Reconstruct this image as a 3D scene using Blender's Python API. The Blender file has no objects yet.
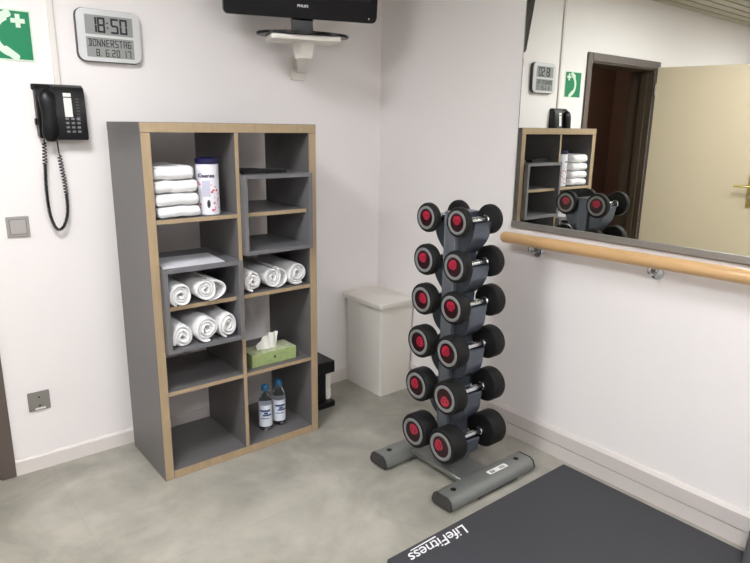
import bpy, bmesh, math, random
from mathutils import Vector, Matrix
random.seed(7)
PI = math.pi
scene = bpy.context.scene
COL = scene.collection

# ------------------------------------------------------------------ materials
def s2l(c):
    return tuple(((v/255.0)/12.92 if v/255.0 <= .04045 else ((v/255.0+.055)/1.055)**2.4) for v in c)
def new_mat(name):
    m = bpy.data.materials.new(name); m.use_nodes = True
    return m, m.node_tree.nodes, m.node_tree.links, m.node_tree.nodes['Principled BSDF']
def mat(name, rgb, rough=.5, metal=0, spec=.5, bump=0, bscale=80, var=0, vscale=6, coat=0, trans=0, ior=1.45, emit=None, estr=0, stretch=None):
    m, N, L, b = new_mat(name)
    c = s2l(rgb)+(1,)
    b.inputs['Base Color'].default_value = c
    b.inputs['Roughness'].default_value = rough
    b.inputs['Metallic'].default_value = metal
    b.inputs['Specular IOR Level'].default_value = spec
    b.inputs['Coat Weight'].default_value = coat
    b.inputs['Transmission Weight'].default_value = trans
    b.inputs['IOR'].default_value = ior
    if emit:
        b.inputs['Emission Color'].default_value = s2l(emit)+(1,); b.inputs['Emission Strength'].default_value = estr
    tc = N.new('ShaderNodeTexCoord'); mp = N.new('ShaderNodeMapping'); L.new(tc.outputs['Object'], mp.inputs[0])
    if stretch: mp.inputs['Scale'].default_value = stretch
    if var:
        n = N.new('ShaderNodeTexNoise'); n.inputs['Scale'].default_value = vscale; n.inputs['Detail'].default_value = 5
        L.new(mp.outputs[0], n.inputs['Vector'])
        r = N.new('ShaderNodeValToRGB'); r.color_ramp.elements[0].position = .3; r.color_ramp.elements[1].position = .7
        r.color_ramp.elements[0].color = tuple(v*(1-var) for v in c[:3])+(1,)
        r.color_ramp.elements[1].color = tuple(min(1, v*(1+var)) for v in c[:3])+(1,)
        L.new(n.outputs['Fac'], r.inputs[0]); L.new(r.outputs[0], b.inputs['Base Color'])
    if bump:
        n2 = N.new('ShaderNodeTexNoise'); n2.inputs['Scale'].default_value = bscale; n2.inputs['Detail'].default_value = 4
        L.new(mp.outputs[0], n2.inputs['Vector'])
        bp = N.new('ShaderNodeBump'); bp.inputs['Strength'].default_value = bump; bp.inputs['Distance'].default_value = .004
        L.new(n2.outputs['Fac'], bp.inputs['Height']); L.new(bp.outputs[0], b.inputs['Normal'])
    return m
M = {}
M['wall'] = mat('wall_paint', (241, 236, 235), .85, spec=.2, bump=.08, bscale=120)
M['skirt'] = mat('skirting_white', (226, 219, 215), .45, bump=.02)
M['duct'] = mat('duct_grey_white', (212, 204, 200), .4)
M['conduit'] = mat('conduit_white', (228, 223, 218), .5)
M['grey_lacquer'] = mat('grey_laminate', (106, 103, 103), .42, var=.04, vscale=3)
M['insert_grey'] = mat('insert_grey', (112, 111, 114), .4, var=.03, vscale=4)
M['oak'] = mat('oak_edge', (170, 148, 118), .5, var=.08, vscale=9, bump=.1, bscale=30, stretch=(6, 6, 1))
M['beech'] = mat('beech_handrail', (208, 168, 120), .33, var=.08, vscale=10, stretch=(5, .6, 5), coat=.3)
M['towel'] = mat('white_terry', (238, 237, 238), .95, spec=.1, bump=.55, bscale=420)
M['tissue'] = mat('tissue_paper', (238, 236, 230), .9, bump=.1, bscale=60)
M['paper'] = mat('paper', (226, 224, 230), .6)
M['black_plastic'] = mat('black_plastic', (13, 13, 16), .35, spec=.4, bump=.05, bscale=300)
M['gloss_black'] = mat('gloss_black', (7, 7, 9), .22, spec=.3)
M['screen'] = mat('screen_black', (6, 7, 9), .18)
M['rubber'] = mat('black_rubber', (24, 23, 23), .62, spec=.35, bump=.12, bscale=250)
M['ring_grey'] = mat('dumbbell_ring_grey', (128, 130, 130), .5)
M['badge_black'] = mat('badge_black', (40, 14, 20), .3)
M['badge_red'] = mat('badge_red', (176, 36, 62), .32, coat=.3)
M['chrome'] = mat('chrome', (205, 208, 212), .22, metal=1)
M['rack_metal'] = mat('rack_steel_blue_grey', (98, 104, 115), .34, metal=.6, var=.08, vscale=20)
M['rack_channel'] = mat('rack_channel_grey', (140, 145, 152), .32, metal=.6)
M['foot_metal'] = mat('rack_foot_silver_grey', (138, 140, 137), .38, metal=.5, bump=.05, bscale=300)
M['foot_cap'] = mat('foot_cap_dark', (62, 60, 60), .55)
M['hole_black'] = mat('hole_black', (14, 14, 14), .5)
M['sticker'] = mat('sticker_white', (232, 230, 226), .45)
M['ink'] = mat('ink_dark', (36, 38, 44), .5)
M['white_plastic'] = mat('white_plastic', (226, 222, 214), .4)
M['bin_white'] = mat('bin_white', (234, 230, 222), .42)
M['silver'] = mat('silver_plastic', (214, 215, 216), .32, metal=.25)
M['dark_side'] = mat('dark_grey_plastic', (70, 68, 68), .45)
M['lcd'] = mat('lcd_grey', (150, 152, 150), .3)
M['switch_grey'] = mat('switch_silver_grey', (170, 166, 162), .35, metal=.3)
M['switch_rocker'] = mat('switch_rocker', (184, 179, 176), .35, metal=.2)
M['socket_grey'] = mat('socket_grey', (142, 138, 132), .4, metal=.3)
M['socket_hole'] = mat('socket_recess', (84, 82, 80), .5)
M['sign_green'] = mat('sign_green', (0, 128, 84), .4)
M['sign_pale'] = mat('sign_photoluminescent', (214, 232, 214), .5)
M['tin_white'] = mat('tin_white', (234, 232, 240), .35)
M['navy'] = mat('navy_lid', (26, 24, 68), .35)
M['lilac'] = mat('tin_lilac', (196, 196, 214), .4)
M['pink_red'] = mat('tin_pink_red', (214, 96, 116), .5)
M['tb_green'] = mat('tissue_box_green', (158, 176, 118), .55, var=.14, vscale=40)
M['tb_top'] = mat('tissue_box_top', (190, 196, 160), .55, var=.3, vscale=60)
M['tb_dark'] = mat('tissue_box_mark', (44, 74, 40), .5)
M['cap_blue'] = mat('cap_blue', (34, 104, 150), .35)
M['label_white'] = mat('label_white', (226, 230, 240), .5)
M['label_blue'] = mat('label_blue', (52, 74, 122), .5)
M['alu'] = mat('brushed_aluminium', (168, 166, 164), .38, metal=.7, stretch=(80, 1, 80), bump=.04, bscale=8)
M['door_frame'] = mat('door_frame_grey_brown', (98, 88, 82), .42)
M['door_leaf'] = mat('door_leaf_cream', (204, 190, 164), .4, spec=.4)
M['brass'] = mat('brass', (186, 166, 104), .28, metal=1)
M['hall'] = mat('hall_wall_brown', (92, 70, 60), .6)
M['hall_dark'] = mat('door_lining_brown', (74, 62, 50), .5)
M['mat'] = mat('exercise_mat', (66, 66, 70), .6, spec=.3, bump=.12, bscale=500)
M['mat_print'] = mat('mat_print_white', (235, 235, 238), .6)
M['machine_grey'] = mat('machine_grey', (98, 98, 102), .4)
M['ceiling'] = mat('ceiling_slat', (172, 168, 146), .45, metal=.15)
M['ceiling_gap'] = mat('ceiling_void', (48, 46, 40), .9)
M['lamp'] = mat('fill_lamp_diffuser', (255, 250, 240), .5, emit=(250, 252, 255), estr=(24))  # glow of the added fill lamps
M['hall_fill_lamp'] = mat('hall_fill_lamp', (255, 240, 225), .5, emit=(255, 232, 214), estr=80)  # glow of the added hallway fill
M['lamp_bright'] = mat('lamp_diffuser_bright', (255, 250, 240), .5, emit=(250, 252, 255), estr=24)
M['lamp_frame'] = mat('lamp_frame', (220, 220, 220), .4)

m, N, L, b = new_mat('mirror_glass')
b.inputs['Metallic'].default_value = 1; b.inputs['Roughness'].default_value = .0
b.inputs['Base Color'].default_value = (.93, .945, .89, 1); M['mirror'] = m

m, N, L, b = new_mat('bottle_plastic')
b.inputs['Base Color'].default_value = (.9, .95, .98, 1); b.inputs['Roughness'].default_value = .05
b.inputs['Transmission Weight'].default_value = 1; b.inputs['IOR'].default_value = 1.33; M['pet'] = m

m, N, L, b = new_mat('floor_vinyl')
tc = N.new('ShaderNodeTexCoord')
n1 = N.new('ShaderNodeTexNoise'); n1.inputs['Scale'].default_value = 2.6; n1.inputs['Detail'].default_value = 7; n1.inputs['Roughness'].default_value = .6; n1.inputs['Distortion'].default_value = .6
n2 = N.new('ShaderNodeTexNoise'); n2.inputs['Scale'].default_value = 11; n2.inputs['Detail'].default_value = 6
br = N.new('ShaderNodeTexBrick'); br.inputs['Scale'].default_value = 1.0; br.offset = 0
br.inputs['Brick Width'].default_value = .92; br.inputs['Row Height'].default_value = .92; br.inputs['Mortar Size'].default_value = .0012
br.inputs['Color1'].default_value = (1, 1, 1, 1); br.inputs['Color2'].default_value = (.93, .93, .92, 1); br.inputs['Mortar'].default_value = (.8, .8, .78, 1)
for n in (n1, n2): L.new(tc.outputs['Object'], n.inputs['Vector'])
L.new(tc.outputs['Object'], br.inputs['Vector'])
r1 = N.new('ShaderNodeValToRGB'); e = r1.color_ramp.elements
e[0].position = .34; e[0].color = s2l((142, 140, 131))+(1,)
e[1].position = .66; e[1].color = s2l((176, 172, 162))+(1,)
x = e.new(.5); x.color = s2l((160, 156, 146))+(1,)
L.new(n1.outputs['Fac'], r1.inputs[0])
mx = N.new('ShaderNodeMix'); mx.data_type = 'RGBA'; mx.blend_type = 'MULTIPLY'; mx.inputs[0].default_value = .7
L.new(r1.outputs[0], mx.inputs[6]); L.new(br.outputs['Color'], mx.inputs[7])
mx2 = N.new('ShaderNodeMix'); mx2.data_type = 'RGBA'; mx2.blend_type = 'OVERLAY'; mx2.inputs[0].default_value = .16
L.new(mx.outputs[2], mx2.inputs[6]); L.new(n2.outputs['Fac'], mx2.inputs[7])
L.new(mx2.outputs[2], b.inputs['Base Color'])
b.inputs['Roughness'].default_value = .36; b.inputs['Specular IOR Level'].default_value = .35
M['floor'] = m

# ------------------------------------------------------------------ mesh helpers
def BM(): return bmesh.new()
def box(bm, x0, x1, y0, y1, z0, z1, bev=0, mi=0, front=None, seg=1):
    before = set(bm.faces)
    r = bmesh.ops.create_cube(bm, size=1.0)
    vs = r['verts']
    for v in vs:
        v.co = Vector(((x0+x1)/2+v.co.x*(x1-x0), (y0+y1)/2+v.co.y*(y1-y0), (z0+z1)/2+v.co.z*(z1-z0)))
    fs = set(f for v in vs for f in v.link_faces)
    if bev:
        es = list(set(e for v in vs for e in v.link_edges))
        bmesh.ops.bevel(bm, geom=es, offset=bev, segments=seg, affect='EDGES', profile=.5)
        fs = set(bm.faces)-before
    for f in fs:
        f.material_index = mi
        if front is not None:
            f.normal_update()
            if f.normal.y < -.9: f.material_index = front
    return fs
def prism(bm, pts, axis, a, b, mi=0, bev=0):
    """closed polygon pts (2D) extruded along axis from a to b. axis x:(y,z) y:(x,z) z:(x,y)"""
    def P(p, t):
        return {'x': (t, p[0], p[1]), 'y': (p[0], t, p[1]), 'z': (p[0], p[1], t)}[axis]
    A = [bm.verts.new(P(p, a)) for p in pts]; B = [bm.verts.new(P(p, b)) for p in pts]
    fs = [bm.faces.new(A), bm.faces.new(B[::-1])]
    n = len(pts)
    for i in range(n): fs.append(bm.faces.new((A[i], B[i], B[(i+1) % n], A[(i+1) % n])))
    for f in fs: f.material_index = mi
    if bev:
        es = list(set(e for f in fs[:2] for e in f.edges))
        bmesh.ops.bevel(bm, geom=es, offset=bev, segments=2, affect='EDGES')
    return fs
def lathe(bm, prof, axis='z', c=(0, 0, 0), seg=32, mi=0, mis=None):
    """prof [(r, t)] revolve around axis through c; closes ends"""
    rings = []
    for r, t in prof:
        ring = []
        if r < 1e-6:
            p = {'z': (0, 0, t), 'x': (t, 0, 0), 'y': (0, t, 0)}[axis]
            ring = [bm.verts.new(Vector(p)+Vector(c))]
        else:
            for k in range(seg):
                a = 2*PI*k/seg; u, v = r*math.cos(a), r*math.sin(a)
                p = {'z': (u, v, t), 'x': (t, u, v), 'y': (v, t, u)}[axis]
                ring.append(bm.verts.new(Vector(p)+Vector(c)))
        rings.append(ring)
    for i in range(len(rings)-1):
        A, B = rings[i], rings[i+1]
        for k in range(seg):
            k2 = (k+1) % seg
            if len(A) == 1 and len(B) == 1: continue
            if len(A) == 1: f = bm.faces.new((A[0], B[k], B[k2]))
            elif len(B) == 1: f = bm.faces.new((A[k], B[0], A[k2]))
            else: f = bm.faces.new((A[k], B[k], B[k2], A[k2]))
            f.material_index = mis[i] if mis else mi
    for ring, flip in ((rings[0], False), (rings[-1], True)):
        if len(ring) > 2:
            f = bm.faces.new(ring[::-1] if flip else ring); f.material_index = mi if not mis else (mis[-1] if flip else mis[0])
def tube(bm, pts, r, seg=10, mi=0, caps=True):
    pts = [Vector(p) for p in pts]; n = len(pts)
    rad = r if isinstance(r, (list, tuple)) else [r]*n
    t0 = (pts[1]-pts[0]).normalized()
    up = Vector((0, 0, 1)) if abs(t0.z) < .9 else Vector((1, 0, 0))
    u = t0.cross(up).normalized(); rings = []
    for i in range(n):
        t = (pts[min(i+1, n-1)]-pts[max(i-1, 0)]).normalized()
        u = (u-t*u.dot(t)).normalized(); w = t.cross(u)
        rings.append([bm.verts.new(pts[i]+(u*math.cos(2*PI*k/seg)+w*math.sin(2*PI*k/seg))*rad[i]) for k in range(seg)])
    for i in range(n-1):
        for k in range(seg):
            f = bm.faces.new((rings[i][k], rings[i][(k+1) % seg], rings[i+1][(k+1) % seg], rings[i+1][k])); f.material_index = mi
    if caps:
        f = bm.faces.new(rings[0][::-1]); f.material_index = mi
        f = bm.faces.new(rings[-1]); f.material_index = mi
def rrect(w, h, r, n=6, cx=0, cy=0):
    out = []
    for sx, sy, a0 in ((1, 1, 0), (-1, 1, 90), (-1, -1, 180), (1, -1, 270)):
        for k in range(n+1):
            a = math.radians(a0+90*k/n)
            out.append((cx+sx*(w/2-r)+r*math.cos(a), cy+sy*(h/2-r)+r*math.sin(a)))
    return out
def smooth_path(pts, n):
    P = [Vector(p) for p in pts]; out = []
    for i in range(len(P)-1):
        p0 = P[max(i-1, 0)]; p1 = P[i]; p2 = P[i+1]; p3 = P[min(i+2, len(P)-1)]
        for k in range(n):
            t = k/n
            out.append(.5*((2*p1)+(p2-p0)*t+(2*p0-5*p1+4*p2-p3)*t*t+(3*p1-p0-3*p2+p3)*t**3))
    out.append(P[-1]); return out
def obj(name, bm, mats, parent=None, smooth=False, loc=None):
    me = bpy.data.meshes.new(name)
    bmesh.ops.recalc_face_normals(bm, faces=bm.faces[:])
    bm.to_mesh(me); bm.free()
    if not isinstance(mats, (list, tuple)): mats = [mats]
    for m_ in mats: me.materials.append(m_ if not isinstance(m_, str) else M[m_])
    if smooth:
        me.polygons.foreach_set('use_smooth', [True]*len(me.polygons))
        try: me.set_sharp_from_angle(angle=math.radians(38))
        except Exception: pass
    o = bpy.data.objects.new(name, me); COL.objects.link(o)
    if loc: o.location = loc
    if parent: o.parent = parent
    return o
def tag(o, label=None, cat=None, group=None, kind=None):
    if label: o['label'] = label
    if cat: o['category'] = cat
    if group: o['group'] = group
    if kind: o['kind'] = kind
    return o
def thing(name, label, cat, loc=(0, 0, 0), rotz=0, group=None):
    o = bpy.data.objects.new(name, None); COL.objects.link(o)
    o.empty_display_size = .05
    o.location = loc; o.rotation_euler = (0, 0, rotz)
    return tag(o, label, cat, group)
def struct(name, bm, mats, parent=None, smooth=False):
    o = obj(name, bm, mats, parent, smooth)
    if parent is None: o['kind'] = 'structure'
    return o
def dup(root, loc, rotz=0, label=None, group=None):
    r = root.copy(); COL.objects.link(r); r.location = loc; r.rotation_euler = (0, 0, rotz)
    if label: r['label'] = label
    if group: r['group'] = group
    for ch in list(root.children):
        c = ch.copy(); COL.objects.link(c); c.parent = r
        for g in list(ch.children):
            d = g.copy(); COL.objects.link(d); d.parent = c
    return r
def text_obj(name, s, size, extrude, material, parent, mtx, shear=0, offset=0, spacing=1.0, align='CENTER', sx=1.0):
    cu = bpy.data.curves.new(name, 'FONT'); cu.body = s; cu.size = size; cu.extrude = extrude
    cu.align_x = align; cu.shear = shear; cu.offset = offset; cu.space_character = spacing; cu.resolution_u = 4
    t = bpy.data.objects.new(name, cu); COL.objects.link(t)
    bpy.context.view_layer.update()
    me = bpy.data.meshes.new_from_object(t.evaluated_get(bpy.context.evaluated_depsgraph_get()))
    bpy.data.objects.remove(t); bpy.data.curves.remove(cu)
    me.transform(Matrix.Diagonal((sx, 1, 1, 1))); me.transform(mtx)
    me.materials.clear(); me.materials.append(M[material])
    o = bpy.data.objects.new(name, me); COL.objects.link(o)
    if parent: o.parent = parent
    return o
# matrix for text standing on a plane whose outward normal is -y (reader faces +y)
def face_front(x, y, z): return Matrix.Translation((x, y, z)) @ Matrix.Rotation(PI/2, 4, 'X')

# ------------------------------------------------------------------ room shell
CZ = 2.467; XL = -6.2; YB = -5.0
DX0, DX1, DZ = -2.985, -2.035, 1.962       # door opening
bm = BM(); box(bm, XL-.1, .1, YB-.1, 2.3, -.1, 0); struct('floor', bm, 'floor')
bm = BM()
box(bm, DX1, .12, 0, .2, 0, 2.7); box(bm, XL-.1, DX0, 0, .2, 0, 2.7); box(bm, DX0, DX1, 0, .2, DZ, 2.7)
struct('wall_back', bm, 'wall')
bm = BM(); box(bm, 0, .12, YB-.1, 0, 0, 2.7); struct('wall_right', bm, 'wall')
bm = BM(); box(bm, XL-.12, XL, YB-.1, 0, 0, 2.7); struct('wall_left', bm, 'wall')
bm = BM(); box(bm, XL, 0, YB-.12, YB, 0, 2.7); struct('wall_front', bm, 'wall')
bm = BM(); box(bm, XL, 0, YB, 0, CZ+.04, CZ+.1, mi=1)
y = YB
LX0, LX1, LY0, LY1 = -2.50, -1.90, -1.50, -0.90
LAMPS = [(-2.2, -1.3), (-4.2, -1.4), (-1.2, -3.0), (-3.0, -3.6)]  # main lamp first; the other three are added fill to even the walls
w = .080; pit = .1
while y < -.01:
    y1 = min(y+w, 0); xs = [(XL, 0)]
    for (lx, ly) in LAMPS:
        if y1 > ly-.31 and y < ly+.31:
            new = []
            for a, c in xs:
                if lx-.31 > a and lx+.31 < c: new += [(a, lx-.31), (lx+.31, c)]
                else: new.append((a, c))
            xs = new
    for a, c in xs: box(bm, a, c, y, y1, CZ, CZ+.012)
    y += pit
struct('ceiling', bm, ['ceiling', 'ceiling_gap'])
for i, (lx, ly) in enumerate(LAMPS):
    t = thing('ceiling_or_fill_lamp', ['square ceiling lamp above the shelf and dumbbell rack', 'added square fill lamp on the ceiling in front of the open door',
        'added square fill lamp behind the camera near the mirror wall', 'added square fill lamp behind the camera farther from the mirror wall'][i], 'lamp', (lx, ly, CZ), 0, 'square ceiling lamps')
    b1 = BM()
    for a in ((-.31, .31, -.31, -.285), (-.31, .31, .285, .31), (-.31, -.285, -.285, .285), (.285, .31, -.285, .285)): box(b1, *a, -.008, .03)
    obj('lamp_frame', b1, 'lamp_frame', t)
    b1 = BM(); box(b1, -.285, .285, -.285, .285, .0, .02); obj('diffuser', b1, 'lamp_bright' if i == 0 else 'lamp', t)

# baseboard on the back wall: right of the door frame, and left of it
bm = BM()
for a, c in ((-1.978, -.0), (XL, -3.045)):
    prism(bm, [(0, 0), (-.012, 0), (-.012, .060), (-.007, .068), (0, .068)], 'x', a, c)
struct('baseboard_back', bm, 'skirt')
# two-band skirting duct on the right wall
bm = BM()
prism(bm, [(0, 0), (-.013, 0), (-.013, .059), (-.011, .061), (0, .061)], 'y', -.012, YB)
prism(bm, [(0, .067), (-.017, .067), (-.017, .124), (-.006, .139), (0, .139)], 'y', -.012, YB)
prism(bm, [(0, .061), (-.001, .061), (-.001, .067), (0, .067)], 'y', -.012, YB)
struct('baseboard_right', bm, 'duct')
bm = BM(); box(bm, XL, XL+.012, YB, -.012, 0, .068); struct('baseboard_left', bm, 'skirt')
bm = BM(); box(bm, XL+.012, -.013, YB, YB+.012, 0, .068); struct('baseboard_front', bm, 'skirt')

# door: frame, open leaf, hallway
bm = BM()
FO0, FO1, FZ = -3.043, -1.978, 2.020
for (a, c, z0, z1) in ((FO0, DX0, 0, FZ), (DX1, FO1, 0, FZ), (DX0, DX1, DZ, FZ)):
    box(bm, a, c, -.016, .0, z0, z1, bev=.003)
# lining reveals
struct('door_1_frame', bm, 'door_frame'); bm = BM()
box(bm, DX0, DX0+.012, 0, .215, 0, DZ); box(bm, DX1-.012, DX1, 0, .215, 0, DZ); box(bm, DX0+.012, DX1-.012, 0, .215, DZ-.012, DZ)
box(bm, DX0+.012, DX0+.03, .045, .1, 0, DZ-.012); box(bm, DX1-.03, DX1-.012, .045, .1, 0, DZ-.012)
struct('door_1_lining', bm, 'hall_dark')
ang = math.radians(16)
leaf = bpy.data.objects.new('door_1', None); COL.objects.link(leaf); leaf['kind'] = 'structure'
leaf.location = (-2.985, -.024, 0); leaf.rotation_euler = (0, 0, -PI/2-ang)
# local x runs away from the hinge; the visible face is +y (towards world +x)
bm = BM(); box(bm, 0, .93, -.04, 0, .006, 1.975, bev=.002); obj('leaf', bm, 'door_leaf', leaf)
for s in (1, -1):
    y0 = 0 if s > 0 else -.04
    bm = BM(); prism(bm, rrect(.042, .25, .006, 4, .80, 1.0), 'y', y0, y0+s*.008); hp = obj('handle_plate', bm, 'brass', leaf)
    bm = BM(); tube(bm, smooth_path([(.80, y0+s*.008, 1.04), (.80, y0+s*.045, 1.04), (.78, y0+s*.052, 1.04), (.68, y0+s*.052, 1.04)], 6), .009, 12)
    obj('lever', bm, 'brass', hp, True)
    bm = BM(); lathe(bm, [(.0, y0+s*.008), (.009, y0+s*.008), (.009, y0+s*.016), (0, y0+s*.016)], 'y', (.80, 0, .955), 16); obj('lock_cylinder', bm, 'chrome', hp, True)
bm = BM()
for z in (.2, 1.75): lathe(bm, [(0, z), (.008, z), (.008, z+.09), (0, z+.09)], 'z', (-.004, .008, 0), 12)
obj('hinge', bm, 'chrome', leaf, True)
# hallway beyond
bm = BM(); box(bm, -4.9, -1.5, 1.5, 1.6, 0, 2.5); box(bm, -5.0, -4.9, .2, 1.5, 0, 2.5); box(bm, -1.5, -1.4, .2, 1.5, 0, 2.5); box(bm, -4.9, -1.5, .2, .203, 2.1, 2.5)
struct('wall_hallway', bm, 'hall')
bm = BM(); box(bm, -4.9, -1.5, .2, 1.5, 2.5, 2.55); struct('ceiling_hallway', bm, 'hall')

t = thing('hallway_fill_lamp', 'added small round fill lamp, unseen, in the dark hallway behind the open door', 'lamp', (-3.3, .8, 2.5))  # added out of view to brighten the hallway seen through the doorway
bm = BM(); lathe(bm, [(0, -.03), (.08, -.03), (.10, -.02), (.10, 0), (0, 0)], 'z', seg=24); obj('diffuser', bm, 'hall_fill_lamp', t)
# cable conduit above the telephone
bm = BM(); box(bm, -1.668, -1.646, -.012, 0, 1.604, 2.467, bev=.002); box(bm, -1.678, -1.636, -.004, 0, 2.44, 2.467)
tag(obj('cable_conduit', bm, 'conduit'), 'thin white vertical cable duct running up the wall above the black telephone', 'conduit')

# ------------------------------------------------------------------ mirror and handrail
t = thing('wall_mirror', 'large wall mirror on the right wall above the wooden handrail', 'mirror', (0, -.98, 1.03))
bm = BM(); box(bm, -.005, 0, -2.6, 0, .018, 1.33); obj('mirror_glass', bm, 'mirror', t)
bm = BM(); prism(bm, [(0, -.006), (-.011, -.006), (-.013, -.002), (-.013, .022), (-.0055, .022), (-.0055, .018), (0, .018)], 'y', -2.6, 0); obj('bottom_rail', bm, 'alu', t)
bm = BM(); box(bm, -.0055, 0, 0, .003, .018, 1.33); obj('edge_strip', bm, 'alu', t)

t = thing('handrail', 'round beech wood handrail mounted along the right wall under the mirror', 'handrail', (-.07, -.98, .984))
def rz(d): return .0125*d/1.05
bm = BM()
pts = [(0, .0, 0), (0, -.003, 0), (0, -.010, 0), (0, -.02, 0)]+[(0, -d, rz(d)) for d in (.5, 1, 1.5, 2, 2.6, 3.1)]
tube(bm, pts, [.014, .020, .0245, .026]+[.026]*6, 24)
obj('rail', bm, 'beech', t, True)
for d in (.153, .703, 1.253, 1.803, 2.353, 2.9):
    z = rz(d)
    bm = BM(); lathe(bm, [(0, .07), (.026, .07), (.028, .066), (.024, .058), (.012, .054), (0, .053)], 'x', (0, -d, -.054+z), 20)
    q = obj('bracket', bm, 'chrome', t, True)
    bm = BM(); tube(bm, smooth_path([(.06, -d, -.054+z), (.03, -d, -.056+z), (.006, -d, -.046+z), (0, -d, -.024+z)], 6), .007, 10); obj('bracket_arm', bm, 'chrome', q, True)

# ------------------------------------------------------------------ shelving unit
SX, SY, SH, SW, SD = -1.496, -.4375, 1.47, .77, .39      # left, front plane, height, width, depth
FR, DV = .038, .018
t = thing('shelving_unit', 'tall grey open cube shelving unit with oak coloured front edges against the back wall', 'shelf', (SX, SY, 0))
bms = BM(); box(bms, 0, FR, 0, SD, 0, SH-FR, bev=.0015, front=1); obj('side_panel', bms, ['grey_lacquer', 'oak'], t)
bms = BM(); box(bms, SW-FR, SW, 0, SD, 0, SH-FR, bev=.0015, front=1); obj('side_panel', bms, ['grey_lacquer', 'oak'], t)
bms = BM(); box(bms, -.001, SW+.001, 0, SD, SH-FR, SH, bev=.0015, front=1); obj('top_panel', bms, ['grey_lacquer', 'oak'], t)
bms = BM(); box(bms, FR, SW-FR, 0, SD, 0, FR, bev=.0015, front=1); obj('base_panel', bms, ['grey_lacquer', 'oak'], t)
MX0, MX1 = SW/2-DV/2, SW/2+DV/2
bms = BM(); box(bms, MX0, MX1, 0, SD, FR, SH-FR, bev=.001, front=1); obj('centre_divider', bms, ['grey_lacquer', 'oak'], t)
ZD = [.3835, .744, 1.0955]
for zd in ZD:
    for a, c in ((FR, MX0), (MX1, SW-FR)):
        bms = BM(); box(bms, a, c, 0, SD, zd-DV/2, zd+DV/2, bev=.001, front=1); obj('shelf_board', bms, ['grey_lacquer', 'oak'], t)

def insert(x0, x1, zc, label, down=.168):
    z0, z1 = zc-down, zc+.168; th = .017; pr = .030; d = .36
    t = thing('shelf_insert', label, 'shelf insert', (x0, SY-pr, z0))
    W, H = x1-x0, z1-z0
    b1 = BM(); box(b1, th, W-th, 0, d, H-th, H, bev=.001); obj('top_panel', b1, 'insert_grey', t)
    b1 = BM(); box(b1, th, W-th, 0, d, 0, th, bev=.001); obj('bottom_panel', b1, 'insert_grey', t)
    for a in (0, W-th):
        b1 = BM(); h = down; s = DV/2+.0015
        prism(b1, [(0, 0), (d, 0), (d, h-s), (pr-.002, h-s), (pr-.002, h+s), (d, h+s), (d, H), (0, H)], 'x', a, a+th)
        obj('side_panel', b1, 'insert_grey', t)
    return t
CL0, CL1 = SX+FR+.0015, SX+MX0-.0015
CR0, CR1 = SX+MX1+.0015, SX+SW-FR-.0015
insert(CL0, CL1, ZD[1], 'grey box insert with rolled towels in the lower left column of the shelving unit', .179)
insert(CR0, CR1, ZD[2], 'grey box insert, empty inside, in the upper right column of the shelving unit')
IL0 = ZD[1]-.179+.017   # floor inside left insert
ILT = ZD[1]+.168; IRT = ZD[2]+.168

# ------------------------------------------------------------------ towels
def folded_towel(w, d, h, seed):
    """a towel folded in layers: blocky, with soft rounded folds at the front and at both sides"""
    rnd = random.Random(seed); b1 = BM(); ph = rnd.random()*6
    NX, NY, NZ = 18, 12, 8; e = 3.2
    def P(u, v, t):          # cube -1..1 mapped to a rounded block
        m_ = max(abs(u), abs(v), abs(t))
        if m_ < 1e-6: return Vector((0, 0, 0))
        hx, hy, hz = w/2, d/2, h/2; rr = h*.40
        p = Vector((u*hx, v*hy, t*hz)); c_ = Vector((max(-hx+rr, min(hx-rr, p.x)), max(-hy+rr, min(hy-rr, p.y)), max(-hz+rr, min(hz-rr, p.z))))
        q = p-c_
        if q.length > 1e-6: p = c_+q.normalized()*rr
        a_ = p.x/w; c2 = p.y/d
        p.z += .0016*math.sin(a_*9+ph)+.0012*math.sin(a_*19+ph*2+c2*5)
        if abs(t) < .9: p.y += -.0014*math.cos(t*PI*1.5+ph*.3)+.001*math.sin(a_*14+ph)
        return p
    cache = {}
    def V(u, v, t):
        k = (round(u, 4), round(v, 4), round(t, 4))
        if k not in cache: cache[k] = b1.verts.new(P(u, v, t)+Vector((0, d/2, h/2)))
        return cache[k]
    def warp(i, n): return math.sin((2*i/n-1)*PI/2)*.35+(2*i/n-1)*.65
    X = [warp(i, NX) for i in range(NX+1)]; Y = [warp(i, NY) for i in range(NY+1)]; Z = [warp(i, NZ) for i in range(NZ+1)]
    for t_ in (-1, 1):
        for i in range(NX):
            for j in range(NY): b1.faces.new((V(X[i], Y[j], t_), V(X[i+1], Y[j], t_), V(X[i+1], Y[j+1], t_), V(X[i], Y[j+1], t_)))
        for i in range(NX):
            for j in range(NZ): b1.faces.new((V(X[i], t_, Z[j]), V(X[i+1], t_, Z[j]), V(X[i+1], t_, Z[j+1]), V(X[i], t_, Z[j+1])))
        for i in range(NY):
            for j in range(NZ): b1.faces.new((V(t_, Y[i], Z[j]), V(t_, Y[i+1], Z[j]), V(t_, Y[i+1], Z[j+1]), V(t_, Y[i], Z[j+1])))
    zmin = min(v.co.z for v in b1.verts)
    for v in b1.verts: v.co.z -= zmin
    return b1
zt = ZD[2]+DV/2
hs = [.042, .045, .046, .050]
labs = ['folded white towel, lowest of the four stacked in the top left compartment', 'folded white towel, second from the bottom of the stack of four',
        'folded white towel, third from the bottom of the stack of four', 'folded white towel, topmost of the stack of four beside the white canister']
xc = [-1.3575, -1.362, -1.363, -1.370]; ws = [.177, .182, .180, .170]
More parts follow.
